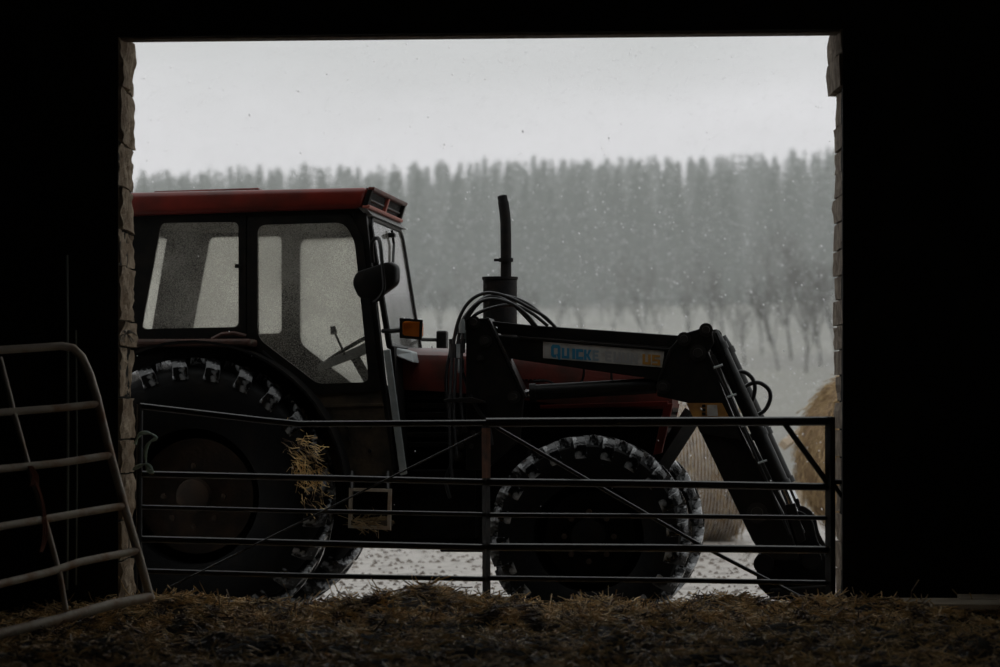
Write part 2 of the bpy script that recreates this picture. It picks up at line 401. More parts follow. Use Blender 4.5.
# mud clods and stones trodden into the slush
nc = 5200; cm = MB(); rd = random.Random(3)
for k in range(nc):
    yy = 17.9+16*rd.random()**1.4; xx = (rd.random()-.5)*(.26*yy+2); r_ = rd.uniform(.008, .03)*(1+(yy-18)*.02); a_ = rd.uniform(0, 3); z_ = land_h(xx, yy)
    ca, sa = math.cos(a_)*r_, math.sin(a_)*r_; h_ = r_*rd.uniform(.3, .8)
    cm.add([(xx+ca, yy+sa, z_-.005), (xx-sa*1.3, yy+ca*1.3, z_-.005), (xx-ca, yy-sa, z_-.005), (xx+sa, yy-ca, z_-.005), (xx+ca*.3, yy, z_+h_), (xx-ca*.4, yy+sa*.2, z_+h_*.8)], [(0, 1, 4), (1, 5, 4), (1, 2, 5), (2, 3, 5), (3, 4, 5), (3, 0, 4)])
M['clod'] = material('mud_clod', (.09, .07, .055), .8, col2=(.22, .19, .16), scale=2)
tag(cm.build('mud_clods', 'clod'), 'small dark clods of mud and straw litter trodden into the pale yard', 'mud', kind='stuff')

# ------------------------------------------------------------------ TRACTOR
AL = math.asin(.11); CA, SA = math.cos(AL), math.sin(AL)
X0, Y0 = -1.743, 20.25
tr = empty('tractor', (X0, Y0, 0), -AL)
tag(tr, 'old red and black tractor with cab and front loader parked outside the doorway', 'tractor')
def P(px, py, v):
    a = (px-500)/F
    u = (a*(Y0+v*CA)-X0-v*SA)/(CA+a*SA)
    Y = Y0-u*SA+v*CA
    return Vector((u, v, H-(py-HY)*Y/F))
def PP(l, v): return [P(a, b, v) for a, b in l]
def plate(name, mat, l, v0, v1, parent=tr, bevel=.006, **k):
    return MB().prism(PP(l, v0), (0, v1-v0, 0)).build(name, mat, parent, bevel=bevel, **k)
def mirror_plate(name, mat, l, v0, v1, parent=tr, bevel=.006):
    q = [Vector((p.x, -p.y, p.z)) for p in PP(l, v0)]
    return MB().prism(q, (0, -(v1-v0), 0)).build(name, mat, parent, bevel=bevel)

# wheels --------------------------------------------------------------
def tyre_profile(R, w, rr):
    h = w/2
    return [(-h*.72, rr), (-h*.9, rr+(R-rr)*.15), (-h, rr+(R-rr)*.5), (-h*.97, rr+(R-rr)*.75), (-h*.88, R-.085), (-h*.6, R-.062), (0, R-.055),
            (h*.6, R-.062), (h*.88, R-.085), (h*.97, rr+(R-rr)*.75), (h, rr+(R-rr)*.5), (h*.9, rr+(R-rr)*.15), (h*.72, rr), (-h*.72, rr)]
def lug_mesh(R, w, tw, sgn):
    # bar from tyre centre to the shoulder, swept round the tread, then down the shoulder
    h = w/2; st = [(0.06*h, .19, R-.06, R+.0), (.45*h, .10, R-.07, R-.003), (.74*h, .02, R-.09, R-.008), (.97*h, 0, R-.12, R-.06), (1.0*h, 0, R-.14, R-.115)]
    V = []; Fs = []
    for i, (y, da, r0, r1) in enumerate(st):
        ta = tw/R*(.8+.35*min(i, 3)/3)/2
        for (a, r) in ((da-ta, r0), (da+ta, r0), (da+ta*.82, r1), (da-ta*.82, r1)):
            V.append((r*math.cos(a), y*sgn, r*math.sin(a)))
    for i in range(len(st)-1):
        for k in range(4): Fs.append((i*4+k, i*4+(k+1) % 4, i*4+4+(k+1) % 4, i*4+4+k))
    Fs += [(3, 2, 1, 0), tuple(len(V)-4+k for k in range(4))]
    return MB().add(V, Fs)
def wheel(u, v, R, w, rr, nl, tw, rimmat, first=None):
    s = 1 if v > 0 else -1
    t = MB().lathe_y(tyre_profile(R, w, rr), 64).build('tyre', 'rubber', tr, smooth=True)
    t.location = (u, v, R)
    d = -s*0  # rim, dished towards the outside
    rp = [(-w*.36, rr+.005), (-w*.38, rr-.03), (-w*.2, rr-.05), (-w*.1, rr-.1), (-w*.12, rr*.5), (-w*.2, rr*.42), (-w*.22, .09), (-w*.26, .0)]
    rp2 = [(w*.36, rr+.005), (w*.36, rr-.04), (-w*.05, rr-.06), (-w*.05, 0)]
    rim = MB().lathe_y([(-y*s*-1 if s < 0 else -y, r) for y, r in rp], 40).lathe_y([(y if s < 0 else -y, r) for y, r in rp2], 40).build('rim', rimmat, t, smooth=True)
    MB().lathe_y([(s*w*.2, .11), (s*w*.34, .10), (s*w*.36, .075), (s*w*.36, 0)], 20).build('hub', rimmat, t, smooth=True)
    bm_ = None
    for k in range(8):
        a = 2*PI*k/8
        if bm_ is None:
            bm_ = MB().lathe_y([(s*w*.2, .018), (s*w*.28, .018), (s*w*.285, 0)], 6).build('wheel_nut', 'rim', t); b = bm_
        else: b = copy_to(bm_, t)
        b.location = (rr*.45*math.cos(a), 0, rr*.45*math.sin(a))
    for sg in (-1, 1):
        L0 = None
        for k in range(nl):
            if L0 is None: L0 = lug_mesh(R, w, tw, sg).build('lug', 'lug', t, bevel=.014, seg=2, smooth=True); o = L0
            else: o = copy_to(L0, t)
            o.rotation_euler = (0, -(2*PI*(k+(.5 if sg > 0 else 0))/nl+.08), 0)
    return t
RR, RF, WBASE = .84, .606, 2.39
for v in (-.85, .85):
    wheel(0, v, RR, .43, .41, 24, .105, 'rim')
    wheel(WBASE, v, RF, .36, .33, 20, .088, 'blackmatt')

# chassis -------------------------------------------------------------
def ubox(name, mat, px0, px1, py0, py1, v, hv=None, bevel=.01, parent=tr):
    a = P(px0, py1, v); b = P(px1, py0, v); hv = abs(v) if hv is None else hv
    return MB().box(a.x, b.x, -hv, hv, a.z, b.z).build(name, mat, parent, bevel=bevel)
ubox('transmission', 'blackmatt', 150, 450, 425, 545, -.26)
ubox('engine_block', 'blackmatt', 410, 640, 400, 535, -.24)
ubox('sump', 'blackmatt', 440, 560, 535, 552, -.17)
MB().cyl((0, -.66, RR), (0, .66, RR), .13, 20).build('rear_axle', 'blackmatt', tr, smooth=True)
MB().cyl((WBASE, -.7, RF), (WBASE, .7, RF), .08, 16).build('front_axle', 'blackmatt', tr, smooth=True)
for s in (-1, 1):
    MB().lathe_y([(s*.58, 0), (s*.58, .14), (s*.72, .13), (s*.78, .09), (s*.78, 0)], 20, (WBASE, 0, RF)).build('axle_hub', 'blackmatt', tr, smooth=True)
fuel = ubox('fuel_tank', 'blackmatt', 412, 476, 470, 538, -.5)
fuel.data.transform(Matrix.Translation((0, 0, 0)))
fuel.scale = (1, .5, 1); fuel.location = (0, -.3, 0)
# side louvres of the engine bay
for py in (394, 403, 412, 422, 432, 442):
    plate('louvre', 'black', [(398, py), (448, py), (448, py+5), (398, py+5)], -.335, -.3, bevel=.004)
plate('side_panel', 'blackmatt', [(394, 386), (560, 398), (664, 408), (648, 455), (394, 455)], -.315, -.29)
mirror_plate('side_panel', 'blackmatt', [(394, 386), (560, 398), (664, 408), (648, 455), (394, 455)], -.315, -.29)

# hood ---------------------------------------------------------------
hb = MB(); hv = .37
sta = [(388, 351, 389), (450, 352, 392), (560, 357, 404), (640, 366, 409), (672, 376, 409)]
V = []; Fs = []; m = 0
for i, (px, t_, b_) in enumerate(sta):
    A = P(px, t_, -hv); B = P(px, b_, -hv); wv = hv*(1 if i < 4 else .93)
    r = .07
    sec = [(-wv, B.z), (-wv, A.z-r), (-wv+r*.3, A.z-r*.3), (-wv+r, A.z), (0, A.z+.03), (wv-r, A.z), (wv-r*.3, A.z-r*.3), (wv, A.z-r), (wv, B.z)]
    m = len(sec); V += [(A.x, y, z) for y, z in sec]
for i in range(len(sta)-1):
    for k in range(m-1): Fs.append((i*m+k, i*m+k+1, (i+1)*m+k+1, (i+1)*m+k))
Fs += [tuple(range(m)), tuple((len(sta)-1)*m+k for k in range(m))]
hood = hb.add(V, Fs).build('hood', 'hoodred', tr, smooth=True)
plate('hood_trim', 'red', [(540, 405), (668, 401), (668, 406), (540, 409)], -.392, -.372, hood, bevel=.003)
for k in range(6):
    q = 521+k*4.2
    plate('vent_slot', 'black', [(q, 379), (q+2.6, 379), (q+2.6, 381), (q, 381)], -.378, -.368, hood, bevel=0)
# nose: red side rails and dark grille
plate('nose_frame', 'red', [(664, 404), (673, 403), (662, 453), (653, 455)], -.39, -.33)
mirror_plate('nose_frame', 'red', [(664, 404), (673, 403), (662, 453), (653, 455)], -.39, -.33)
a = P(671, 406, -.37); b = P(659, 455, -.37)
gr = MB().hexa([(b.x-.08, -.33, b.z), (b.x, -.33, b.z), (b.x, .33, b.z), (b.x-.08, .33, b.z), (a.x-.08, -.33, a.z), (a.x, -.33, a.z), (a.x, .33, a.z), (a.x-.08, .33, a.z)]).build('grille', 'blackmatt', tr)
for k in range(7):
    t = (k+.5)/7; q = a.lerp(b, t)
    MB().box(q.x-.02, q.x+.012, -.33, .33, q.z-.012, q.z+.012).build('grille_slat', 'black', gr)
plate('front_weight', 'blackmatt', [(600, 455), (652, 455), (652, 500), (600, 500)], -.3, .3)

# exhaust ------------------------------------------------------------
xa = P(500, 350, 0.0); xt = P(500, 277, 0.0); r = .107
MB().tube([(xa.x, 0, xa.z-.1), (xt.x, 0, xt.z-.02), (xt.x, 0, xt.z-.015), (xt.x, 0, xt.z), (xt.x, 0, xt.z)], [r, r, r*1.06, r*1.06, r*.5], 24).build('muffler', 'exhaust', tr, smooth=True)
pts = spline([P(506, 280, 0), P(506, 250, 0), P(505.5, 222, 0), P(504, 207, 0), P(502.5, 198, 0), P(502, 195, 0)], 5)
MB().tube(pts, [.034]*(len(pts)-8)+[.031]*5+[.028, .022, .01], 14).build('exhaust_pipe', 'exhaust', tr, smooth=True)
c = P(506, 260, 0)
MB().tube([c+Vector((0, 0, -.012)), c+Vector((0, 0, .012))], .046, 14).build('pipe_clamp', 'exhaust', tr, smooth=True)
MB().box(c.x-.075, c.x-.03, -.012, .012, c.z-.008, c.z+.008).build('clamp_bolt', 'exhaust', tr)

# cab ----------------------------------------------------------------
VC = .745
def both(fn):
    fn(-1); fn(1)
def side_ring(name, mat, outer, inner, v0, v1, s, parent=tr, r_o=6, r_i=9):
    o = PP(rpoly(outer, r_o), v0); i_ = PP(rpoly(inner, r_i), v0)
    if s > 0:
        o = [Vector((p.x, -p.y, p.z)) for p in o]; i_ = [Vector((p.x, -p.y, p.z)) for p in i_]
    return MB().ring(o, i_, (0, (v1-v0)*(-s), 0)).build(name, mat, parent)
def side_plate(name, mat, l, v0, v1, s, parent=tr, bevel=.006):
    return plate(name, mat, l, v0, v1, parent, bevel) if s < 0 else mirror_plate(name, mat, l, v0, v1, parent, bevel)
door_o = [(247, 217), (350, 214), (362, 238), (381, 391), (313, 395), (247, 345)]
door_i = [(257, 225), (344, 222.5), (354.5, 240), (369, 382), (318, 384), (257.5, 338)]
rw_o = [(149, 216), (246, 215), (246, 337), (127, 339)]
rw_i = [(161, 223), (238.5, 222), (238.5, 327), (141, 329)]
def cab_side(s):
    d = side_ring('door', 'black', door_o, door_i, -VC-.02, -VC+.03, s, r_o=5, r_i=[9, 9, 12, 7, 7, 9])
    side_plate('door_glass', 'glass' if s < 0 else 'frostglass', rpoly([(255, 223), (346, 220), (357, 240), (371, 384), (317, 386), (255, 339)], 8), -VC-.004, -VC+.002, s, d, bevel=0)
    lo = side_plate('door_panel', 'mudpanel', [(312, 394), (381, 390), (394, 476), (336, 476), (322, 432)], -VC-.012, -VC+.02, s)
    side_plate('panel_crease', 'mudpanel', [(318, 405), (383, 403), (383.4, 406), (318.6, 408)], -VC-.02, -VC-.008, s, lo, bevel=.002)
    for (bx, by) in ((347, 428), (371, 427), (342, 451), (348, 439), (370, 451)):
        q = P(bx, by, -VC-.012); yy = q.y*(-s)
        MB().tube([(q.x, yy, q.z), (q.x, yy+s*.015, q.z)], .012, 8).build('rivet', 'black', lo)
    q1, q2 = P(262, 352, -VC-.04), P(300, 385, -VC-.04)
    hnd = [(p.x, p.y*(-s), p.z) for p in (q1, q1.lerp(q2, .5), q2)]
    MB().tube(hnd, .014, 8).build('grab_bar', 'blackmatt', d, smooth=True)
    g = side_ring('window_frame', 'black', rw_o, rw_i, -VC-.012, -VC+.02, s, r_o=3, r_i=6)
    side_plate('window_glass', 'glass' if s < 0 else 'frostglass', rpoly([(159, 221), (240, 220), (240, 329), (139, 331)], 6), -VC-.004, -VC+.002, s, g, bevel=0)
    q = P(238, 266, -VC-.02)
    MB().box(q.x-.02, q.x+.02, min(q.y*(-s), q.y*(-s)+.02), max(q.y*(-s), q.y*(-s)+.02), q.z-.012, q.z+.012).build('window_catch', 'black', g)
    side_plate('rear_pillar', 'black', [(105, 214), (150, 214), (128, 340), (96, 340)], -VC-.01, -VC+.09, s)
    side_plate('front_pillar', 'black', [(352, 212), (366, 212), (395, 470), (383, 470)], -VC-.008, -VC+.07, s)
    side_plate('centre_pillar', 'black', [(240, 214), (252, 214), (252, 345), (240, 345)], -VC+.0, -VC+.07, s)
    side_plate('roof_rail', 'black', [(105, 208), (366, 205), (367, 217), (105, 218)], -VC-.005, -VC+.06, s)
    side_plate('corner_strip', 'grey', [(383, 350), (390, 349), (407, 474), (400, 476)], -VC-.03, -VC-.005, s)
    side_plate('sill_panel', 'blackmatt', [(100, 338), (250, 337), (318, 392), (340, 476), (100, 476)], -VC+.02, -VC+.06, s)
both(cab_side)
# windscreen, between the front pillars
wt = P(367, 217, -VC); wb = P(388, 346, -VC)
def across(p, v): return Vector((p.x, v, p.z))
e1 = .68
ws = MB().prism([across(wb, -e1), across(wb, e1), across(wt, e1), across(wt, -e1)], (.006, 0, 0)).build('windscreen', 'wetglass', tr)
fr = [across(wb, -e1), across(wb, e1), across(wb.lerp(wt, .93), e1), across(wt, e1-.08), across(wt, -e1+.08), across(wb.lerp(wt, .93), -e1)]
MB().tube(fr, .02, 8, closed=True).build('windscreen_seal', 'black', ws, smooth=True)
q = across(wt, .1)
MB().tube([q+Vector((.03, 0, -.03)), q+Vector((.04, .02, -.12)), q+Vector((.07, -.25, -.32))], .009, 6).build('wiper', 'black', ws)
MB().box(q.x+.01, q.x+.06, .02, .08, q.z-.08, q.z-.05).build('wiper_motor', 'black', ws, bevel=.01)
# rear window
bt = P(120, 217, -VC); bb = P(100, 338, -VC)
rwf = MB().ring([across(bb, -.72), across(bb, .72), across(bt, .72), across(bt, -.72)],
          [across(bb.lerp(bt, .08), -.62), across(bb.lerp(bt, .08), .62), across(bb.lerp(bt, .92), .62), across(bb.lerp(bt, .92), -.62)], (.05, 0, 0)).build('rear_window_frame', 'black', tr)
MB().prism([across(bb.lerp(bt, .08), -.63), across(bb.lerp(bt, .08), .63), across(bb.lerp(bt, .92), .63), across(bb.lerp(bt, .92), -.63)], (.006, 0, 0)).build('rear_glass', 'frostglass', rwf)
# lower front bulkhead and floor
fb = P(394, 470, -VC)
MB().hexa([across(fb, -.7), across(fb, .7), across(fb, .7)+Vector((.03, 0, 0)), across(fb, -.7)+Vector((.03, 0, 0)),
           across(wb, -.7), across(wb, .7), across(wb, .7)+Vector((.03, 0, 0)), across(wb, -.7)+Vector((.03, 0, 0))]).build('bulkhead', 'blackmatt', tr)
a = P(100, 476, -.7); b = P(394, 468, -.7)
MB().box(a.x, b.x, -.7, .7, a.z, a.z+.05).build('cab_floor', 'blackmatt', tr)
q = across(wb, 0)
MB().hexa([(q.x+.02, -.6, q.z-.06), (q.x+.14, -.6, q.z-.1), (q.x+.14, .6, q.z-.1), (q.x+.02, .6, q.z-.06), (q.x+.0, -.6, q.z+.0), (q.x+.12, -.55, q.z-.03), (q.x+.12, .55, q.z-.03), (q.x+.0, .6, q.z+.0)]).build('cowl', 'grey', tr, bevel=.01)
# roof
za = P(368, 187, -.8); zb = P(361.5, 208, -.8); zr = P(96, 193, -.8); zrb = P(96, 217, -.8)
roof = MB().prism([zr, za, zb, zrb], (0, 1.46, 0)).build('roof', 'red', tr, bevel=.035, seg=3, smooth=True)
h1, h2 = P(150, 190.5, -.55), P(256, 187, -.55)
MB().hexa([(h1.x, -.45, h1.z-.04), (h2.x, -.45, h2.z-.04), (h2.x, .45, h2.z-.04), (h1.x, .45, h1.z-.04), (h1.x, -.45, h1.z+.005), (h2.x, -.45, h2.z+.005), (h2.x, .45, h2.z+.005), (h1.x, .45, h1.z+.005)]).build('roof_hatch', 'red', roof, bevel=.01)
# roof front: vent box with red frame
f = (za-zb)
def fbar(t0, t1, v0, v1, d0, d1):
    A = zb+f*t0; B = zb+f*t1
    return [(A.x+d0, v0, A.z), (A.x+d1, v0, A.z), (A.x+d1, v1, A.z), (A.x+d0, v1, A.z), (B.x+d0, v0, B.z), (B.x+d1, v0, B.z), (B.x+d1, v1, B.z), (B.x+d0, v1, B.z)]
vent = MB().hexa(fbar(.1, .98, -.76, .64, -.02, .008)).build('roof_vent', 'blackmatt', roof)
for nm, args, mt in (('vent_rim', (.84, 1.02, -.79, .655, 0, .04), 'hoodred'), ('vent_rim', (.0, .16, -.79, .655, 0, .045), 'redtrim'), ('vent_post', (.1, .9, -.79, -.72, 0, .03), 'blackmatt'), ('vent_post', (.1, .9, .61, .655, 0, .035), 'black'),
                     ('vent_post', (.1, .9, -.06, -.02, 0, .03), 'redtrim'), ('vent_slat', (.4, .5, -.7, -.1, 0, .02), 'black'), ('vent_slat', (.4, .5, 0, .6, 0, .02), 'black')):
    MB().hexa(fbar(*args)).build(nm, mt, roof, bevel=.006)
A = zb+Vector((-.005, 0, 0)); B = wt+Vector((.015, 0, .01))
MB().hexa([(B.x-.02, -.74, B.z), (B.x+.02, -.74, B.z), (B.x+.02, .74, B.z), (B.x-.02, .74, B.z), (A.x-.02, -.78, A.z+.005), (A.x+.02, -.78, A.z+.005), (A.x+.02, .66, A.z+.005), (A.x-.02, .66, A.z+.005)]).build('mesh_panel', 'mesh', tr)
# interior
hl = P(110, 222, -.7); hr = P(362, 218, -.7)
MB().box(hl.x, hr.x, -.7, .7, hr.z, hr.z+.03).build('headlining', 'mudpanel', tr)
sx = P(225, 400, 0).x
st = MB().box(sx-.22, sx+.26, -.24, .24, 1.32, 1.42).build('seat_cushion', 'seat', tr, bevel=.04)
MB().hexa([(sx-.28, -.22, 1.4), (sx-.17, -.22, 1.4), (sx-.17, .22, 1.4), (sx-.28, .22, 1.4), (sx-.36, -.2, 1.72), (sx-.27, -.2, 1.72), (sx-.27, .2, 1.72), (sx-.36, .2, 1.72)]).build('seat_back', 'seat', tr, bevel=.03)
q = P(352, 352, 0)
MB().tube([(q.x+.2, 0, q.z-.35), (q.x, 0, q.z)], .03, 8).build('steering_column', 'black', tr)
ax = Vector((-.5, 0, .85)).normalized(); s1 = Vector((0, 1, 0)); s2 = ax.cross(s1)
MB().tube([q+Vector((0, 0, .02))+(s1*math.cos(2*PI*k/24)+s2*math.sin(2*PI*k/24))*.2 for k in range(24)], .014, 6, closed=True).build('steering_wheel', 'black', tr, smooth=True)
l1, l2, l3 = P(345, 355, -.35), P(338, 340, -.35), P(334, 331, -.35)
MB().tube([l1, l2, l3], .008, 6).build('gear_lever', 'black', tr)
MB().tube([l3-Vector((0, 0, .02)), l3+Vector((-.008, 0, .03))], [.022, .016], 8).build('lever_knob', 'black', tr, smooth=True)
MB().hexa([P(318, 372, -.3), P(372, 352, -.3), P(372, 352, .3), P(318, 372, .3), P(318, 364, -.3), P(372, 340, -.3), P(372, 340, .3), P(318, 364, .3)]).build('dashboard', 'grey', tr, bevel=.01)
# fenders
def fender(s):
    V = []; Fs = []; n = 18; Rf = RR+.085
    for k in range(n+1):
        an = math.radians(8+(112-8)*k/n)
        for (rr_, y) in ((Rf, -1.02), (Rf, -.70), (Rf+.015, -.70), (Rf+.015, -1.02)):
            V.append((rr_*math.cos(an), y*(-s), RR+rr_*math.sin(an)))
    for k in range(n):
        for j in range(4): Fs.append((k*4+j, k*4+(j+1) % 4, k*4+4+(j+1) % 4, k*4+4+j))
    Fs += [(0, 1, 2, 3), tuple(n*4+j for j in range(4))]
    fd = MB().add(V, Fs).build('fender', 'blackmatt', tr, smooth=True)
    a_ = P(90, 345, -1.0); b_ = P(250, 337, -1.0)
    y0, y1 = sorted((-1.0*(-s), -.72*(-s)))
    MB().box(a_.x, b_.x, y0, y1, b_.z-.055, b_.z-.01).build('fender_top', 'fender', tr, bevel=.015)
both(fender)
q = P(226, 336, -.8)
MB().tube([P(212, 339, -.82), P(222, 334, -.84), P(234, 333, -.84), P(246, 336, -.82)], .012, 8).build('door_handle', 'fender', tr, smooth=True)

# mirror and lamps
mr_ = MB().prism(PP(rpoly([(351, 283), (355, 272), (389, 261), (396, 266), (396, 284), (376, 298), (358, 299)], 6), -1.04), (.02, .07, 0)).build('wing_mirror', 'black', tr, bevel=.015, smooth=True)
arm = spline([P(373, 262, -.77), P(372, 243, -.85), P(377, 238, -.93), P(380, 243, -.99), P(382, 262, -1.03), P(384, 288, -1.05), P(379, 298, -1.04), P(374, 302, -1.0)], 5)
MB().tube(arm, .012, 8).build('mirror_arm', 'black', mr_, smooth=True)
def lamp(s):
    v = -.95
    bx = MB().prism(PP(rpoly([(400, 319), (411, 318), (411, 339), (400, 337)], 2), v), (0, .1, 0))
    for i in range(len(bx.v)): bx.v[i] = (bx.v[i][0], bx.v[i][1]*(-s), bx.v[i][2])
    ho = bx.build('indicator_lamp', 'black', tr, bevel=.006)
    ln_ = MB().prism(PP(rpoly([(402.5, 321.5), (421, 321), (421, 337), (402.5, 335.5)], 3), v-.012), (0, .115, 0))
    for i in range(len(ln_.v)): ln_.v[i] = (ln_.v[i][0], ln_.v[i][1]*(-s), ln_.v[i][2])
    ln_.build('lamp_lens', 'orange', ho, bevel=.012, smooth=True)
    rm = MB().ring([(p.x, p.y*(-s), p.z) for p in PP([(400, 318), (423, 320), (422, 340), (400, 338)], v-.014)],
              [(p.x, p.y*(-s), p.z) for p in PP([(402.5, 321), (420, 322), (419.5, 337), (402.5, 335.5)], v-.014)], (0, .02*(-s)*-1 if s < 0 else -.02, 0)).build('lamp_bezel', 'black', ho)
    MB().tube([(p.x, p.y*(-s), p.z) for p in (P(383, 331, -.76), P(392, 331, -.84), P(401, 330, -.9))], .014, 8).build('lamp_arm', 'black', ho)
lamp(-1)
# far lamp, mounted on the far pillar
q = across(P(384, 333, -.76), .8)
fl = MB().box(q.x+.1, q.x+.17, .9, 1.0, q.z-.06, q.z+.06).build('indicator_lamp', 'black', tr, bevel=.012)
MB().tube([q, q+Vector((.12, .14, 0))], .012, 8).build('lamp_arm', 'black', fl)

# step with straw on it
stp = MB().ring(PP([(349, 488), (391, 489), (390, 530), (348, 528)], -.86), PP([(352, 491), (388, 492), (387, 524), (351, 523)], -.86), (0, .05, 0)).build('step', 'galv', tr)
MB().prism(PP([(350, 520), (389, 521), (388, 527), (350, 526)], -.86), (0, .22, 0)).build('step_tread', 'mudpanel', stp, bevel=.006)
n = 260
a = P(351, 522, -.86); b = P(388, 521, -.86)
ps = np.stack([rng.uniform(a.x, b.x-.06, n), rng.uniform(-.885, -.7, n), rng.uniform(a.z-.03, a.z+.02, n)], 1)
tag(stalks('straw_litter', 'balestalk', ps, np.stack([rng.normal(1, .6, n), rng.normal(0, .3, n), rng.normal(-.05, .3, n)], 1), rng.uniform(.04, .1, n), rng.uniform(.003, .005, n), rng.uniform(-.1, .1, n), stp), kind='stuff')
for bx in (352, 388):
    MB().tube([P(bx, 490, -.84), P(bx, 472, -.75)], .014, 6).build('step_hanger', 'gate', stp)
# straw caught on the rear tyre
n = 230
ang = rng.normal(.28, .14, n); rad = RR-.03-rng.uniform(0, .16, n)
ps = np.stack([rad*np.cos(ang), np.full(n, -1.075)+rng.uniform(-.02, .03, n), RR+rad*np.sin(ang)], 1)
tag(stalks('caught_straw', 'straw', ps, np.stack([rng.normal(.5, .5, n), rng.normal(-.1, .3, n), rng.normal(-.5, .4, n)], 1), rng.uniform(.04, .12, n), rng.uniform(.003, .006, n), rng.uniform(-.2, .2, n), tr), kind='stuff')

# LOADER -------------------------------------------------------------
VA0, VA1 = -.64, -.52
def pin(px, py, v, r=.045, s=-1, d=.03, parent=tr):
    q = P(px, py, v); yy = q.y*(-s)
    return MB().tube([(q.x, yy, q.z), (q.x, yy+s*d*.25, q.z), (q.x, yy+s*d*.25, q.z), (q.x, yy+s*d, q.z), (q.x, yy+s*d, q.z)], [r*.85, r*.85, r*.5, r*.45, .002], 14).build('pivot_pin', 'pin', parent, smooth=True)
def txt(body, size, mat, parent, p, slope, sx=1, off=.0):
    cu = bpy.data.curves.new('lettering', 'FONT'); cu.body = body; cu.size = size; cu.extrude = .0012; cu.offset = off; cu.resolution_u = 3
    o = bpy.data.objects.new('lettering_tmp', cu); C.objects.link(o)
    bpy.context.view_layer.update()
    me = bpy.data.meshes.new_from_object(o.evaluated_get(bpy.context.evaluated_depsgraph_get()))
    bpy.data.objects.remove(o); me.materials.clear(); me.materials.append(M[mat])
    t = bpy.data.objects.new('lettering', me); C.objects.link(t); t.parent = parent
    t.location = p; t.rotation_euler = (PI/2, slope, 0); t.scale = (sx, 1, 1)
    return t
def loader(s):
    tw = side_plate('loader_tower', 'black', [(466, 319), (486, 318), (524, 398), (520, 440), (486, 470), (466, 470)], -.70, -.66, s)
    side_plate('tower_plate', 'black', [(466, 319), (486, 318), (524, 398), (520, 440), (486, 470), (466, 470)], -.50, -.46, s, tw)
    side_plate('tower_flange', 'gate', [(486, 317), (489, 318), (526.5, 397), (524, 398)], -.71, -.45, s, tw, bevel=.003)
    for a_, b_ in ((474, 322), (485.5, 341), (514, 397), (480, 358)): pin(a_, b_, -.70, .045 if b_ != 358 else .025, s, parent=tw)
    side_plate('tower_mount', 'blackmatt', [(462, 440), (528, 440), (528, 500), (462, 500)], -.52, -.2, s)
    side_plate('levelling_rod', 'black', [(474, 319), (530, 325), (680, 335.5), (684, 348), (530, 336.5), (474, 331)], -.61, -.57, s)
    arm_ = side_plate('loader_arm', 'black', [(482, 333), (520, 337), (672, 349), (684, 352), (668, 384), (640, 377), (520, 360), (482, 354)], VA0, VA1, s, bevel=.008)
    side_plate('arm_edge', 'gate', [(520, 336.4), (672, 348.8), (672, 350.8), (520, 338.6)], VA0-.012, VA1+.01, s, arm_, bevel=.002)
    kn = side_plate('knee_plate', 'black', [(669, 349), (682, 334), (704, 327.5), (712, 331), (714, 343), (708, 352), (716, 375), (733, 415), (741, 440), (700, 433), (688, 403), (657, 396), (657, 382)], VA0-.025, VA1+.025, s, bevel=.006)
    for a_, b_, r_ in ((684, 339, .05), (706, 330, .05), (698, 353, .06), (663, 387, .05)): pin(a_, b_, VA0-.025, r_, s, .03, kn)
    side_plate('plate_seam', 'gate', [(670, 350), (671.5, 350), (659.5, 380), (658, 380)], VA0-.031, VA0-.024, s, kn, bevel=0)
    side_plate('arm_decal', 'amberdecal', [(686, 403), (722, 403), (729, 417), (693, 417)], VA0-.0285, VA0-.025, s, kn, bevel=0)
    side_plate('arm_decal', 'bluedecal', [(693, 417), (729, 417), (731, 420), (694, 420)], VA0-.0285, VA0-.025, s, kn, bevel=0)
    side_plate('warning_label', 'decal', [(707, 405), (717, 405), (718, 416), (707, 416)], VA0-.031, VA0-.028, s, kn, bevel=0)
    for q in (404.5, 408.5, 412.5):
        side_plate('label_mark', 'black', [(702, q), (705.5, q), (705.5, q+2.8), (702, q+2.8)], VA0-.031, VA0-.028, s, kn, bevel=0)
    la = side_plate('lower_arm', 'black', [(692, 415), (731, 412), (788, 522), (800, 560), (765, 560), (752, 540)], VA0, VA1, s, bevel=.008)
    side_plate('arm_edge', 'steel', [(706, 352), (707.2, 352), (733.2, 415), (783, 516), (781.5, 516), (732, 415.5)], VA0-.014, VA0+.0, s, la, bevel=0)
    pin(757, 513, VA0, .075, s, .02, la)
    # lift cylinder
    def T(pts_, v): return [(p.x, p.y*(-s), p.z) for p in PP(pts_, v)]
    cy = MB().tube(T([(532, 392.5), (656, 385.5)], -.58), .048, 18).build('lift_cylinder', 'black', tr, smooth=True)
    MB().tube(T([(530, 392.7), (536, 392.3)], -.58), .056, 18).build('cylinder_gland', 'black', cy, smooth=True)
    MB().tube(T([(514, 394.5), (532, 392.6)], -.58), .024, 14).build('piston_rod', 'steel', cy, smooth=True)
    MB().tube(T([(650, 386), (664, 385)], -.58), .03, 14).build('cylinder_eye', 'black', cy, smooth=True)
    # tilt cylinder and linkage parallel to the lower arm
    tc_ = MB().tube(T([(716, 340), (783, 486)], -.58), .045, 16).build('tilt_cylinder', 'black', tr, smooth=True)
    for t in (0.03, .62, .97):
        A_, B_ = (716, 340), (783, 486); q = (A_[0]+(B_[0]-A_[0])*t, A_[1]+(B_[1]-A_[1])*t); q2 = (q[0]+3, q[1]+6.5)
        MB().tube(T([q, q2], -.58), .054, 16).build('cylinder_gland', 'black', tc_, smooth=True)
    MB().tube(T([(783, 486), (803, 533)], -.58), .025, 12).build('piston_rod', 'steel', tc_, smooth=True)
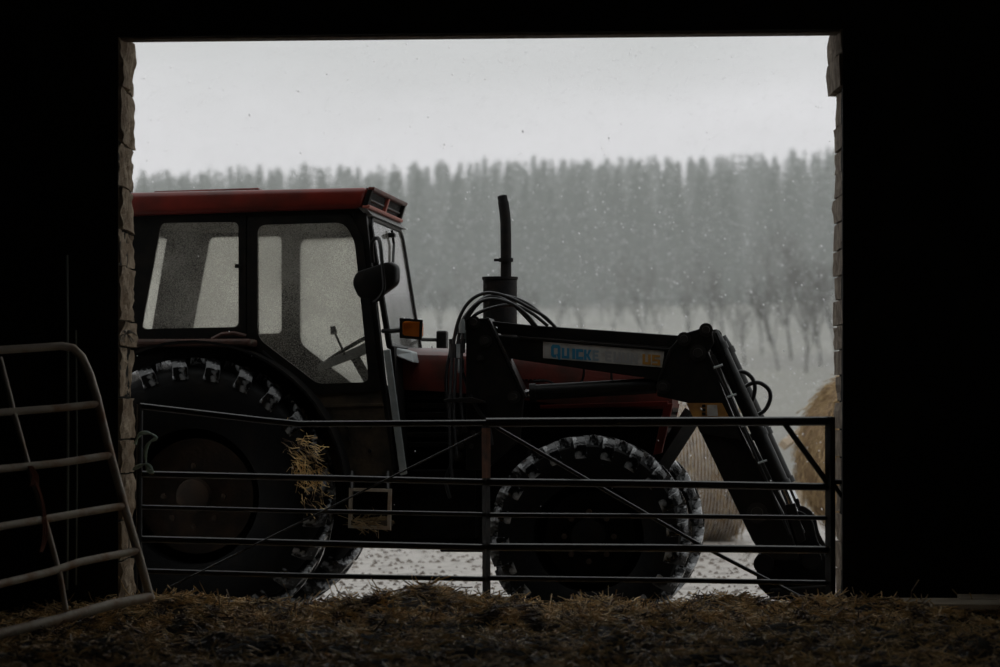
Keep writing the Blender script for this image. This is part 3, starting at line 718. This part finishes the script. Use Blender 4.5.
    MB().tube(T([(711, 334), (718, 345)], -.58), .05, 14).build('cylinder_eye', 'black', tc_, smooth=True)
    side_plate('cylinder_edge', 'steel', [(715, 333), (716.5, 333), (744, 400), (742.5, 400)], -.635, -.632, s, tc_, bevel=0)
    MB().tube(T([(707, 353), (735, 410), (775, 500), (790, 535)], -.66), .009, 8).build('hydraulic_pipe', 'hose', tr, smooth=True)
    for t in (.1, .3, .5, .75):
        q = (707+(775-707)*t, 353+(500-353)*t)
        MB().tube(T([q, (q[0]+9, q[1]-3)], -.665), .008, 6).build('pipe_clip', 'grey', tc_)
    side_plate('tilt_link', 'black', [(785, 505), (795, 503), (806, 540), (797, 545)], -.62, -.55, s)
    # implement carriage
    ca = side_plate('implement_carriage', 'blackmatt', rpoly([(757, 585), (756, 560), (768, 544), (772, 526), (784, 513), (800, 510), (813, 520), (817, 540), (826, 556), (828, 590), (800, 600), (770, 598)], 6), -.60, -.54, s)
    for a_, b_, r_ in ((762, 563, .045), (811, 559, .055), (790, 545, .04)): pin(a_, b_, -.60, r_, s, .035, ca)
    return arm_
arm_ = loader(-1); loader(1)
def crossbar(px, py, r, hv, name, mat='blackmatt'):
    q = P(px, py, -.58); return MB().tube([(q.x, -hv, q.z), (q.x, hv, q.z)], r, 18).build(name, mat, tr, smooth=True)
crossbar(757, 513, .07, .56, 'cross_tube'); crossbar(764, 563, .06, .7, 'cross_tube'); crossbar(812, 559, .06, .7, 'cross_tube')
a = P(770, 598, -.58); b = P(828, 592, -.58)
MB().hexa([(a.x, -.75, a.z), (b.x, -.75, a.z-.02), (b.x, .75, a.z-.02), (a.x, .75, a.z), (a.x, -.75, a.z+.06), (b.x, -.75, b.z+.05), (b.x, .75, b.z+.05), (a.x, .75, a.z+.06)]).build('implement_beam', 'blackmatt', tr, bevel=.01)
# support strut behind the nose
A_, B_ = P(692, 412, -.3), P(652, 474, -.3)
MB().tube([A_, B_], .05, 4).build('support_strut', 'black', tr)
A_, B_ = across(A_, .3), across(B_, .3)
MB().tube([A_, B_], .05, 4).build('support_strut', 'black', tr)
# decal on the near arm
dq = [P(543, 341.5, VA0-.004), P(664.5, 351, VA0-.004), P(662, 367.5, VA0-.004), P(543, 358, VA0-.004)]
dec = MB().prism(dq, (0, .003, 0)).build('name_decal', 'decal', arm_); dec['label'] = 'white strip with blue and ochre lettering'
slope = math.atan2(dq[0].z-dq[1].z, dq[1].x-dq[0].x)
vv = VA0-.006
GL = {'Q': [[(0, .18), (.18, 0), (.3, 0), (.3, 1), (.18, 1), (0, .82)], [(.3, .74), (.72, .74), (.72, 1), (.3, 1)], [(.7, .2), (1, .0), (1, .85), (.85, 1), (.7, 1)], [(.3, 0), (.55, 0), (.55, .24), (.3, .24)], [(.55, .3), (.72, .3), (1.05, -.14), (.8, -.14)]],
      'U': [[(0, 0), (.33, 0), (.33, 1), (0, 1)], [(.67, 0), (1, 0), (1, 1), (.67, 1)], [(.33, 0), (.67, 0), (.67, .25), (.33, .25)]],
      'I': [[(.2, 0), (.6, 0), (.6, 1), (.2, 1)]],
      'C': [[(0, 0), (.34, 0), (.34, 1), (0, 1)], [(.34, 0), (.95, 0), (.95, .27), (.34, .27)], [(.34, .73), (.95, .73), (.95, 1), (.34, 1)]],
      'K': [[(0, 0), (.33, 0), (.33, 1), (0, 1)], [(.33, .38), (.62, 1), (1, 1), (.62, .5)], [(.33, .62), (.62, .5), (1, 0), (.62, 0), (.33, .4)]],
      'E': [[(0, 0), (.33, 0), (.33, 1), (0, 1)], [(.33, 0), (.9, 0), (.9, .22), (.33, .22)], [(.33, .39), (.8, .39), (.8, .61), (.33, .61)], [(.33, .78), (.9, .78), (.9, 1), (.33, 1)]],
      'N': [[(0, 0), (.3, 0), (.3, 1), (0, 1)], [(.7, 0), (1, 0), (1, 1), (.7, 1)], [(.3, 1), (.3, .6), (.7, 0), (.7, .4)]],
      'S': [[(0, .78), (1, .78), (1, 1), (0, 1)], [(0, .58), (.33, .58), (.33, .78), (0, .78)], [(0, .38), (1, .38), (1, .58), (0, .58)], [(.67, .2), (1, .2), (1, .38), (.67, .38)], [(0, 0), (1, 0), (1, .2), (0, .2)]]}
def block(word, mat, pxs, lw, lh):
    mb = MB()
    for ch, px in zip(word, pxs):
        base = 357.2+(px-549)*(9.2/120)
        for poly in GL[ch]:
            mb.prism([P(px+lw*a_, base-lh*b_+lw*a_*.076, vv) for a_, b_ in poly], (0, .002, 0))
    return mb.build('lettering', mat, arm_)
block('Q', 'blue', [551], 9.5, 13.0)
block('UICK', 'blue', [561.8, 570.6, 576, 584], 7.6, 10.5)
block('E', 'ghost2', [592.5], 7, 10.5)
block('EUUN', 'ghost', [605, 613.5, 622, 630.5], 7.4, 10.5)
block('US', 'yellow', [642.5, 652], 8.2, 10.5)
# hoses
hs = [[(452, 478), (450, 440), (450, 400), (453, 350), (458, 322), (469, 302), (486, 293), (508, 297), (530, 308), (545, 317), (556, 328)],
      [(457, 455), (454, 410), (457, 350), (462, 325), (474, 306), (490, 299), (510, 303), (526, 314), (537, 327)],
      [(466, 440), (461, 400), (462, 345), (466, 322), (478, 304), (492, 296), (512, 304), (524, 315), (534, 326)],
      [(472, 420), (468, 390), (461, 365), (463, 335), (474, 316), (492, 308), (513, 305), (530, 312), (548, 326)],
      [(450, 425), (446, 380), (452, 345), (460, 325), (472, 308), (488, 296), (506, 296), (528, 304), (552, 324)]]
for i, hpts in enumerate(hs):
    v0 = -.76+.045*i
    pts = spline([P(a_, b_, v0) for a_, b_ in hpts], 5)
    MB().tube(pts, .0105, 8).build('hydraulic_hose', 'hose', tr, smooth=True)
    for (a_, b_) in (hpts[2], hpts[3]):
        MB().tube([P(a_, b_+8, v0), P(a_, b_-6, v0)], .02, 8).build('hose_coupler', 'grey' if i % 2 else 'gate', tr, smooth=True)
plate('coupler_plate', 'gate', [(444, 399), (470, 397), (484, 401), (484, 403), (444, 402)], -.8, -.55, bevel=.003)
for (a_, b_) in ((458, 432), (466, 430), (474, 433), (462, 445), (472, 446), (458, 456)):
    pin(a_, b_, -.66, .032, -1, .06).name = 'valve_port'
plate('valve_block', 'blackmatt', [(452, 424), (482, 424), (482, 462), (452, 462)], -.66, -.5)
for hp in ([(470, 395), (478, 410), (488, 424), (492, 445)], [(449, 440), (452, 460), (446, 480), (450, 498)]):
    MB().tube(spline([P(a_, b_, -.72) for a_, b_ in hp], 5), .011, 8).build('hydraulic_hose', 'hose', tr, smooth=True)
for hp in ([(735, 373), (744, 372), (752, 378), (755, 388), (752, 402), (747, 408)], [(741, 391), (750, 384), (760, 383), (769, 390), (770, 400), (764, 411), (753, 417)]):
    MB().tube(spline([P(a_, b_, -.5) for a_, b_ in hp], 6), .013, 8).build('hydraulic_hose', 'hose', tr, smooth=True)
for hp in ([(533, 381), (548, 381), (560, 387), (577, 385), (583, 378), (584, 366)], [(611, 366), (612, 384)], [(630, 385), (640, 381), (650, 381), (658, 388)]):
    MB().tube(spline([P(a_, b_, -.45) for a_, b_ in hp], 5), .008, 6).build('hydraulic_pipe', 'hose', tr, smooth=True)

# ------------------------------------------------------------------ field gate across the doorway
YG = 17.22
gt = empty('field_gate', (0, YG, .33))
tag(gt, 'dark bent steel field gate shut across the doorway before the tractor', 'gate')
def G(px, py, d=0): p = W(px, py, YG); return Vector((p.x, d, p.z-.33))
def gbar(name, pts, r, mat='gate', d=0, n=8): return MB().tube([G(a_, b_, d) for a_, b_ in pts], r, n).build(name, mat, gt, smooth=True)
gbar('top_rail', [(140, 406), (200, 413), (260, 420), (300, 424), (400, 423.5), (486, 423)], .017)
gbar('top_rail', [(486, 422.5), (600, 422), (740, 421.5), (833, 421)], .025)
for l_, r_ in (([(142, 474), (300, 477.5), (486, 482)], .017), ([(142, 507), (300, 511), (486, 514.5)], .012), ([(142, 539), (300, 543), (486, 547.5)], .018), ([(146, 571), (300, 575.5), (486, 579)], .014), ([(160, 602), (300, 604.5), (486, 606)], .014)):
    gbar('bar', l_, r_)
for l_, r_ in (([(486, 482), (660, 484), (832, 487)], .021), ([(486, 515), (660, 516), (832, 518)], .013), ([(486, 547), (660, 548), (832, 550)], .021), ([(486, 578), (660, 580), (832, 583)], .014)):
    gbar('bar', l_, r_)
gbar('stile', [(140, 404), (139, 540), (141, 606)], .017)
gbar('stile', [(830, 417), (830.5, 600)], .028, n=4)
gbar('stile', [(486, 424), (486.5, 604)], .022, 'gate', 0, 4)
rp = gbar('rust_patch', [(486, 428), (486.3, 478)], .0235, 'rust', 0, 4)
gbar('brace', [(482, 432), (168, 588)], .005, d=-.035)
gbar('brace', [(496, 427), (700, 545), (806, 600)], .0105, d=.03)
gbar('brace', [(785, 424), (832, 489)], .016, d=.0)
gbar('hinge', [(831, 480), (842, 497)], .012)
gbar('hinge', [(826, 482), (846, 482)], .014)
sp = spline([G(134, 470, -.05), G(140, 466, -.06), G(147, 464, -.06), G(152, 467, -.06), G(154, 472, -.05), G(148, 468, -.06), G(147, 450, -.06), G(152, 441, -.06), G(157, 438, -.05), G(150, 433, -.05), G(141, 434, -.05), G(136, 444, -.04)], 4)
so = MB().tube(sp, [.005+.007*abs(math.sin(i*.45)) for i in range(len(sp))], 6).build('plastic_strap', 'strap', smooth=True); so.location = gt.location
tag(so, 'pale green plastic strap tied round the gate post by the stone jamb', 'strap')

# ------------------------------------------------------------------ tubular hurdle leaning inside, left
hu = empty('livestock_hurdle', W(150, 597, 16.35))
tag(hu, 'rusty galvanised tubular hurdle leaning inside the barn by the stone jamb', 'hurdle')
h0 = Vector(hu.location)
def HP(px, py):
    # depth: bottom edge comes forward towards the left, top leans to the wall
    t = (150-px)/150; q = (597-py)/250
    return W(px, py, 16.35-1.1*max(t, -1)*.75*(1-max(q, 0)*.5)+.4*max(q, 0))-h0
def hbar(name, pts, r, mat='galv', sm=True): return MB().tube([HP(*p) for p in pts], r, 10).build(name, mat, hu, smooth=True)
hbar('frame_tube', [(-60, 349), (0, 350), (40, 347.5), (62, 346), (73, 348), (82, 357), (90, 375), (97, 398), (108, 445), (124, 505), (140, 560), (151, 600)], .022)
hbar('frame_tube', [(-60, 650), (0, 634), (60, 619), (110, 605), (150, 597)], .026)
for l_ in ([(-60, 417), (0, 412.5), (60, 408), (98, 404)], [(-60, 477), (0, 469), (60, 463), (111, 455)], [(-60, 540), (0, 526.5), (40, 520), (80, 513), (123, 506)], [(-60, 602), (0, 584), (50, 572), (80, 562), (110, 556), (137, 551)]):
    hbar('bar', l_, .02)
hbar('brace', [(0, 358), (14, 413), (28, 464), (45, 520), (60, 575), (66, 610)], .014)
tw = MB()
for k in range(5):
    tw.tube(spline([HP(29+k, 466), HP(33+k*1.5, 476), HP(31+k*2, 486)], 4), .004, 5)
for k in range(3):
    tw.tube(spline([HP(36+k, 482), HP(43+k, 505), HP(44+k*2, 535), HP(41+k, 552)], 4), .004, 5)
for i in range(len(tw.v)): tw.v[i] = (tw.v[i][0], tw.v[i][1]-.03, tw.v[i][2])
to = tw.build('baler_twine', 'twine'); to.location = hu.location
tag(to, 'frayed reddish twine knotted round the hurdle brace', 'twine')
# cables on the wall behind
for i, (px, y0, y1, lb) in enumerate(((67, 255, 590, 'thin grey cable hanging down the dark wall behind the hurdle, the longer one'), (76, 330, 585, 'shorter faint cable on the dark wall behind the hurdle'))):
    o = MB().tube(spline([W(px, y0, 16.94), W(px+1, (y0+y1)/2, 16.92), W(px, y1, 16.93)], 5), .008-.003*i, 6).build('cable', 'cable', smooth=True)
    tag(o, lb, 'cable')
# tuft of twine on the jamb
tf = MB()
for k in range(16):
    c = W(127, 334, 17.02); a_ = random.uniform(0, 6.28)
    tf.tube(spline([c, c+Vector((math.cos(a_)*.03, -.02, math.sin(a_)*.02)), c+Vector((math.cos(a_)*.05+.01, -.03, math.sin(a_)*.03-.02))], 3), .0028, 4)
tag(tf.build('twine_tuft', 'wool'), 'white frayed tuft of twine snagged on the stone jamb', 'twine')
# planks lying on the straw to the right
for i, (x0, x1, y_, dz, rz, lb) in enumerate(((2.02, 2.75, 16.55, .0, .03, 'short weathered plank end lying on straw nearest the doorway'), (2.2, 3.6, 16.35, .03, -.03, 'middle weathered plank lying on straw inside the barn'), (2.38, 3.9, 16.62, .05, -.05, 'long weathered plank lying on top behind the others on the straw'))):
    o = MB().box(0, x1-x0, -.07, .07, 0, .028).build('plank', 'plank', bevel=.004)
    o.location = (x0, y_, floor_h((x0+x1)/2, y_)+.05+dz); o.rotation_euler = (.12, .005, rz)
    tag(o, lb, 'plank')

# ------------------------------------------------------------------ bales
def bale(name, c, R, wd, rz, label, net):
    root = empty(name, c, rz); tag(root, label, 'bale')
    V = []; Fs = []; n = 56; ms = 10
    for j in range(ms+1):
        y = -wd/2+wd*j/ms; e_ = abs(j/ms-.5)*2
        for k in range(n):
            a_ = 2*PI*k/n; rr_ = R*(1-.035*e_**6)+.025*mnoise.noise(Vector((math.cos(a_)*3, y*3, math.sin(a_)*3+R*9)))
            V.append((rr_*math.cos(a_), y, rr_*math.sin(a_)+R))
    for j in range(ms):
        for k in range(n): Fs.append((j*n+k, j*n+(k+1) % n, (j+1)*n+(k+1) % n, (j+1)*n+k))
    for j, yy in ((0, -wd/2-.03), (ms, wd/2+.03)):
        V.append((0, yy, R)); c_ = len(V)-1
        for k in range(n): Fs.append((j*n+k, j*n+(k+1) % n, c_))
    MB().add(V, Fs).build('bale_body', 'balestraw', root, smooth=True)
    m_ = 5200
    a_ = rng.uniform(0, 2*PI, m_); rad = np.where(rng.random(m_) < .5, R, R*np.sqrt(rng.random(m_))); face = rad < R
    y = np.where(face, np.where(rng.random(m_) < .5, -wd/2-.02, wd/2+.02), rng.uniform(-wd/2, wd/2, m_))
    ps = np.stack([rad*np.cos(a_), y, rad*np.sin(a_)+R], 1)
    tg = np.stack([-np.sin(a_), rng.normal(0, .45, m_), np.cos(a_)], 1)+np.stack([np.cos(a_), np.zeros(m_), np.sin(a_)], 1)*rng.normal(.05, .25, m_)[:, None]
    ps[:, 2] = np.maximum(ps[:, 2], .03)
    tag(stalks('loose_stalks', 'balestalk', ps, tg, rng.uniform(.06, .2, m_), rng.uniform(.005, .009, m_), rng.uniform(-.1, .2, m_), root), kind='stuff')
    if net:
        nb = MB()
        for j in range(34):
            y = -wd/2+.04+(wd-.08)*j/33
            nb.tube([((R+.03)*math.cos(2*PI*k/48), y+.004*math.sin(k*2.4+j), (R+.03)*math.sin(2*PI*k/48)+R) for k in range(48)], .0055, 4, closed=True)
        tag(nb.build('net_wrap', 'net', root), kind='stuff')
c = W(674, 420, 34.5)
bale('round_bale', (c.x, 34.5, 0), .73, 1.28, math.radians(98), 'round straw bale in pale net wrap behind the loader and front tyre', True)
c = W(899, 420, 32)
bale('round_bale', (c.x, 32, 0), .93, 1.25, math.radians(8), 'large tan round straw bale without net wrap behind the brick jamb', False)
c = W(640, 420, 38)
# boards leaning by the bales
q1, q2 = W(783, 445, 33), W(806, 429, 33.3)
o = MB().tube([q1, q2], .06, 4).build('plank', 'plank'); 
tag(o, 'pale board propped up in the yard beside the loader', 'plank')
MB_p = MB().tube([W(801, 432, 33.3), Vector((W(801, 432, 33.3).x, 33.3, 0))], .04, 4).build('prop', 'plank', o)

# ------------------------------------------------------------------ trees
def conifer_mesh(seed, Ht, mb=None, at=Vector((0, 0, 0)), tiers=24):
    rd = random.Random(seed)
    mb = mb or MB(); mb.tube([at+Vector((0, 0, -.5)), at+Vector((0, 0, Ht*.97))], [.2, .02], 4)
    for t in range(tiers):
        z = Ht*(.06+.92*t/tiers); R = ((Ht-z)/Ht)**.8*Ht*.17+.06; nb = 8 if t < tiers*.7 else 5
        for k in range(nb):
            a_ = 2*PI*k/nb+rd.uniform(-.4, .4)+t*.7; r_ = R*rd.uniform(.6, 1.25); dz = -r_*rd.uniform(.0, .4)
            d = Vector((math.cos(a_), math.sin(a_), 0)); s_ = Vector((-d.y, d.x, 0)); wd = r_*.36
            p0 = Vector((0, 0, z+.2)); p1 = d*r_+Vector((0, 0, z+dz))
            m1 = d*r_*.55+s_*wd+Vector((0, 0, z+dz*.3-.15)); m2 = d*r_*.55-s_*wd+Vector((0, 0, z+dz*.3-.15)); m3 = d*r_*.5+Vector((0, 0, z+dz*.2+.2)); m4 = d*r_*.5+Vector((0, 0, z+dz*.2-.45))
            mb.add([at+q for q in (p0, p1, m1, m2, m3, m4)], [(0, 2, 4), (0, 4, 3), (4, 2, 1), (4, 1, 3), (0, 5, 2), (0, 3, 5), (5, 1, 2), (5, 3, 1)])
    return mb
HT = 14.3
protos = [conifer_mesh(i, HT).build('conifer', 'conifer') for i in range(5)]
first = [True]*5
lab = 'tall dark conifer in the misty forest beyond the field'
cand = []
for row in range(9):
    Yr = 332+row*17; half = .145*Yr; nt_ = 30 if row < 6 else 40
    for k in range(nt_):
        xx = -half+2*half*(k+random.uniform(.15, .85))/nt_; yy = Yr+random.uniform(-7, 7)
        cand.append((xx, yy, row))
# singles: those the doorway shows; the rest of the stand is one mass
singles = [c_ for c_ in cand if -.122 < c_[0]/c_[1] < .118]
random.shuffle(singles); singles = sorted(singles, key=lambda c_: 0 if c_[2] > 6 or c_[2] < 2 else 1)[:290]
sset = set(singles)
for (xx, yy, row) in singles:
    i = random.randrange(5)
    if first[i]: o = protos[i]; first[i] = False
    else: o = copy_to(protos[i])
    s_ = random.uniform(.9, 1.05)
    o.location = (xx, yy, land_h(xx, yy)-.1); o.rotation_euler = (0, 0, random.uniform(0, 6.28)); o.scale = (s_*1.12, s_*1.12, s_)
    tag(o, lab, 'tree', 'conifers of the far forest')
mass = MB()
extra = [c_ for c_ in cand if c_ not in sset]
for k in range(330):
    yy = random.uniform(345, 480) if k < 80 else random.uniform(452, 482); extra.append((random.uniform(-.15, .15)*yy, yy, 3))
for k in range(150):
    yy = random.uniform(335, 480); extra.append((random.choice((-1, 1))*random.uniform(.14, .24)*yy, yy, 3))
for k, (xx, yy, row) in enumerate(extra):
    conifer_mesh(100+k, HT*random.uniform(.88, 1.04), mass, Vector((xx, yy, land_h(xx, yy)-.1)), 14)
tag(mass.build('distant_forest', 'conifer'), 'dense grey mass of conifers filling the misty forest', 'forest', kind='stuff')

def bare_tree(seed, Ht):
    rd = random.Random(seed); mb = MB()
    def grow(p, d, ln_, r, lev):
        pts = [p]; q = p.copy(); dd_ = d.copy()
        for i in range(3):
            dd_ = (dd_+Vector((rd.uniform(-.18, .18), rd.uniform(-.18, .18), .08))).normalized(); q = q+dd_*ln_/3; pts.append(q.copy())
        mb.tube(pts, [r, r*.85, r*.7, r*.5], 3 if lev > 0 else 5, cap=False)
        if lev < 4:
            for k in range(4 if lev < 2 else 3):
                i = rd.choice((1, 2, 3, 3)); a_ = rd.uniform(0, 6.28); sp_ = rd.uniform(.35, .8)
                nd = (dd_+Vector((math.cos(a_)*sp_, math.sin(a_)*sp_, .1))).normalized()
                grow(pts[i], nd, ln_*rd.uniform(.55, .78), r*.55, lev+1)
    grow(Vector((0, 0, -.2)), Vector((0, 0, 1)), Ht*.4, Ht*.016, 0)
    return mb
bp_ = [bare_tree(50+i, 5.5).build('bare_tree', 'bark', smooth=True) for i in range(4)]
firstb = [True]*4
spots = [(745, 150), (762, 165), (779, 142), (792, 158), (806, 138), (821, 150), (838, 160), (724, 170), (708, 182), (690, 176), (660, 190), (640, 178), (855, 146), (612, 195), (585, 182), (560, 198), (530, 188), (875, 170), (736, 190), (770, 188), (815, 182), (440, 190), (470, 200)]
rd = random.Random(21)
spots += [(rd.uniform(400, 890), rd.uniform(215, 318)) for k in range(34)]
for n_, (px, yy) in enumerate(spots):
    xx = (px-500)*yy/F; i = n_ % 4
    if firstb[i]: o = bp_[i]; firstb[i] = False
    else: o = copy_to(bp_[i])
    s_ = random.uniform(.8, 1.25)*(1 if px > 700 else .75)*(1.35 if yy > 214 else 1)
    o.location = (xx, yy, land_h(xx, yy)); o.rotation_euler = (0, 0, random.uniform(0, 6.28)); o.scale = (s_*.8, s_*.8, s_)
    if yy > 214: tag(o, 'bare scrub tree along the foot of the conifer forest', 'tree', 'bare scrub at the forest edge')
    else: tag(o, 'bare leafless tree standing in the pale field below the forest', 'tree', 'bare trees in the field')

# ------------------------------------------------------------------ falling snow
NF = 30000
Yf = 18.6+(120-18.6)*rng.random(NF)**.8
xf = (rng.random(NF)-.5)*(.28*Yf+3); zf = rng.uniform(0.02, 1, NF)*(.135*Yf+1.3)
sz = rng.uniform(.003, .0085, NF)*(.75+.019*(Yf-18))
dirf = np.array([.55, .1, -.8]); dirf /= np.linalg.norm(dirf); sid = np.array([.8, 0, .55]); thr = np.cross(dirf, sid)
c = np.stack([xf, Yf, zf], 1); el_ = rng.uniform(.9, 1.9, NF)
V = np.stack([c+dirf*(sz*el_)[:, None], c-dirf*(sz*el_)[:, None], c+sid*sz[:, None], c-sid*sz[:, None], c+thr*sz[:, None], c-thr*sz[:, None]], 1).reshape(-1, 3)
fl = np.array([(0, 2, 4), (0, 4, 3), (0, 3, 5), (0, 5, 2), (1, 4, 2), (1, 3, 4), (1, 5, 3), (1, 2, 5)])
F_ = (fl[None]+(np.arange(NF)*6)[:, None, None]).reshape(-1, 3)
me = bpy.data.meshes.new('falling_snow'); me.from_pydata(V.tolist(), [], F_.tolist()); me.materials.append(M['snow'])
o = bpy.data.objects.new('falling_snow', me); C.objects.link(o)
tag(o, 'fine white snowflakes drifting through the air outside', 'snow', kind='stuff')

# ------------------------------------------------------------------ haze over the field
vm = bpy.data.materials.new('haze'); vm.use_nodes = True; t = vm.node_tree; t.nodes.clear()
vo = t.nodes.new('ShaderNodeOutputMaterial'); sc = t.nodes.new('ShaderNodeVolumeScatter')
sc.inputs['Color'].default_value = (.96, 1, .98, 1); sc.inputs['Density'].default_value = .00185; sc.inputs['Anisotropy'].default_value = .2
t.links.new(sc.outputs[0], vo.inputs['Volume'])
o = MB().box(-260, 260, 40, 560, -12, 52).build('haze', vm)
tag(o, 'thin grey snow haze hanging over the field and forest', 'haze', kind='stuff')
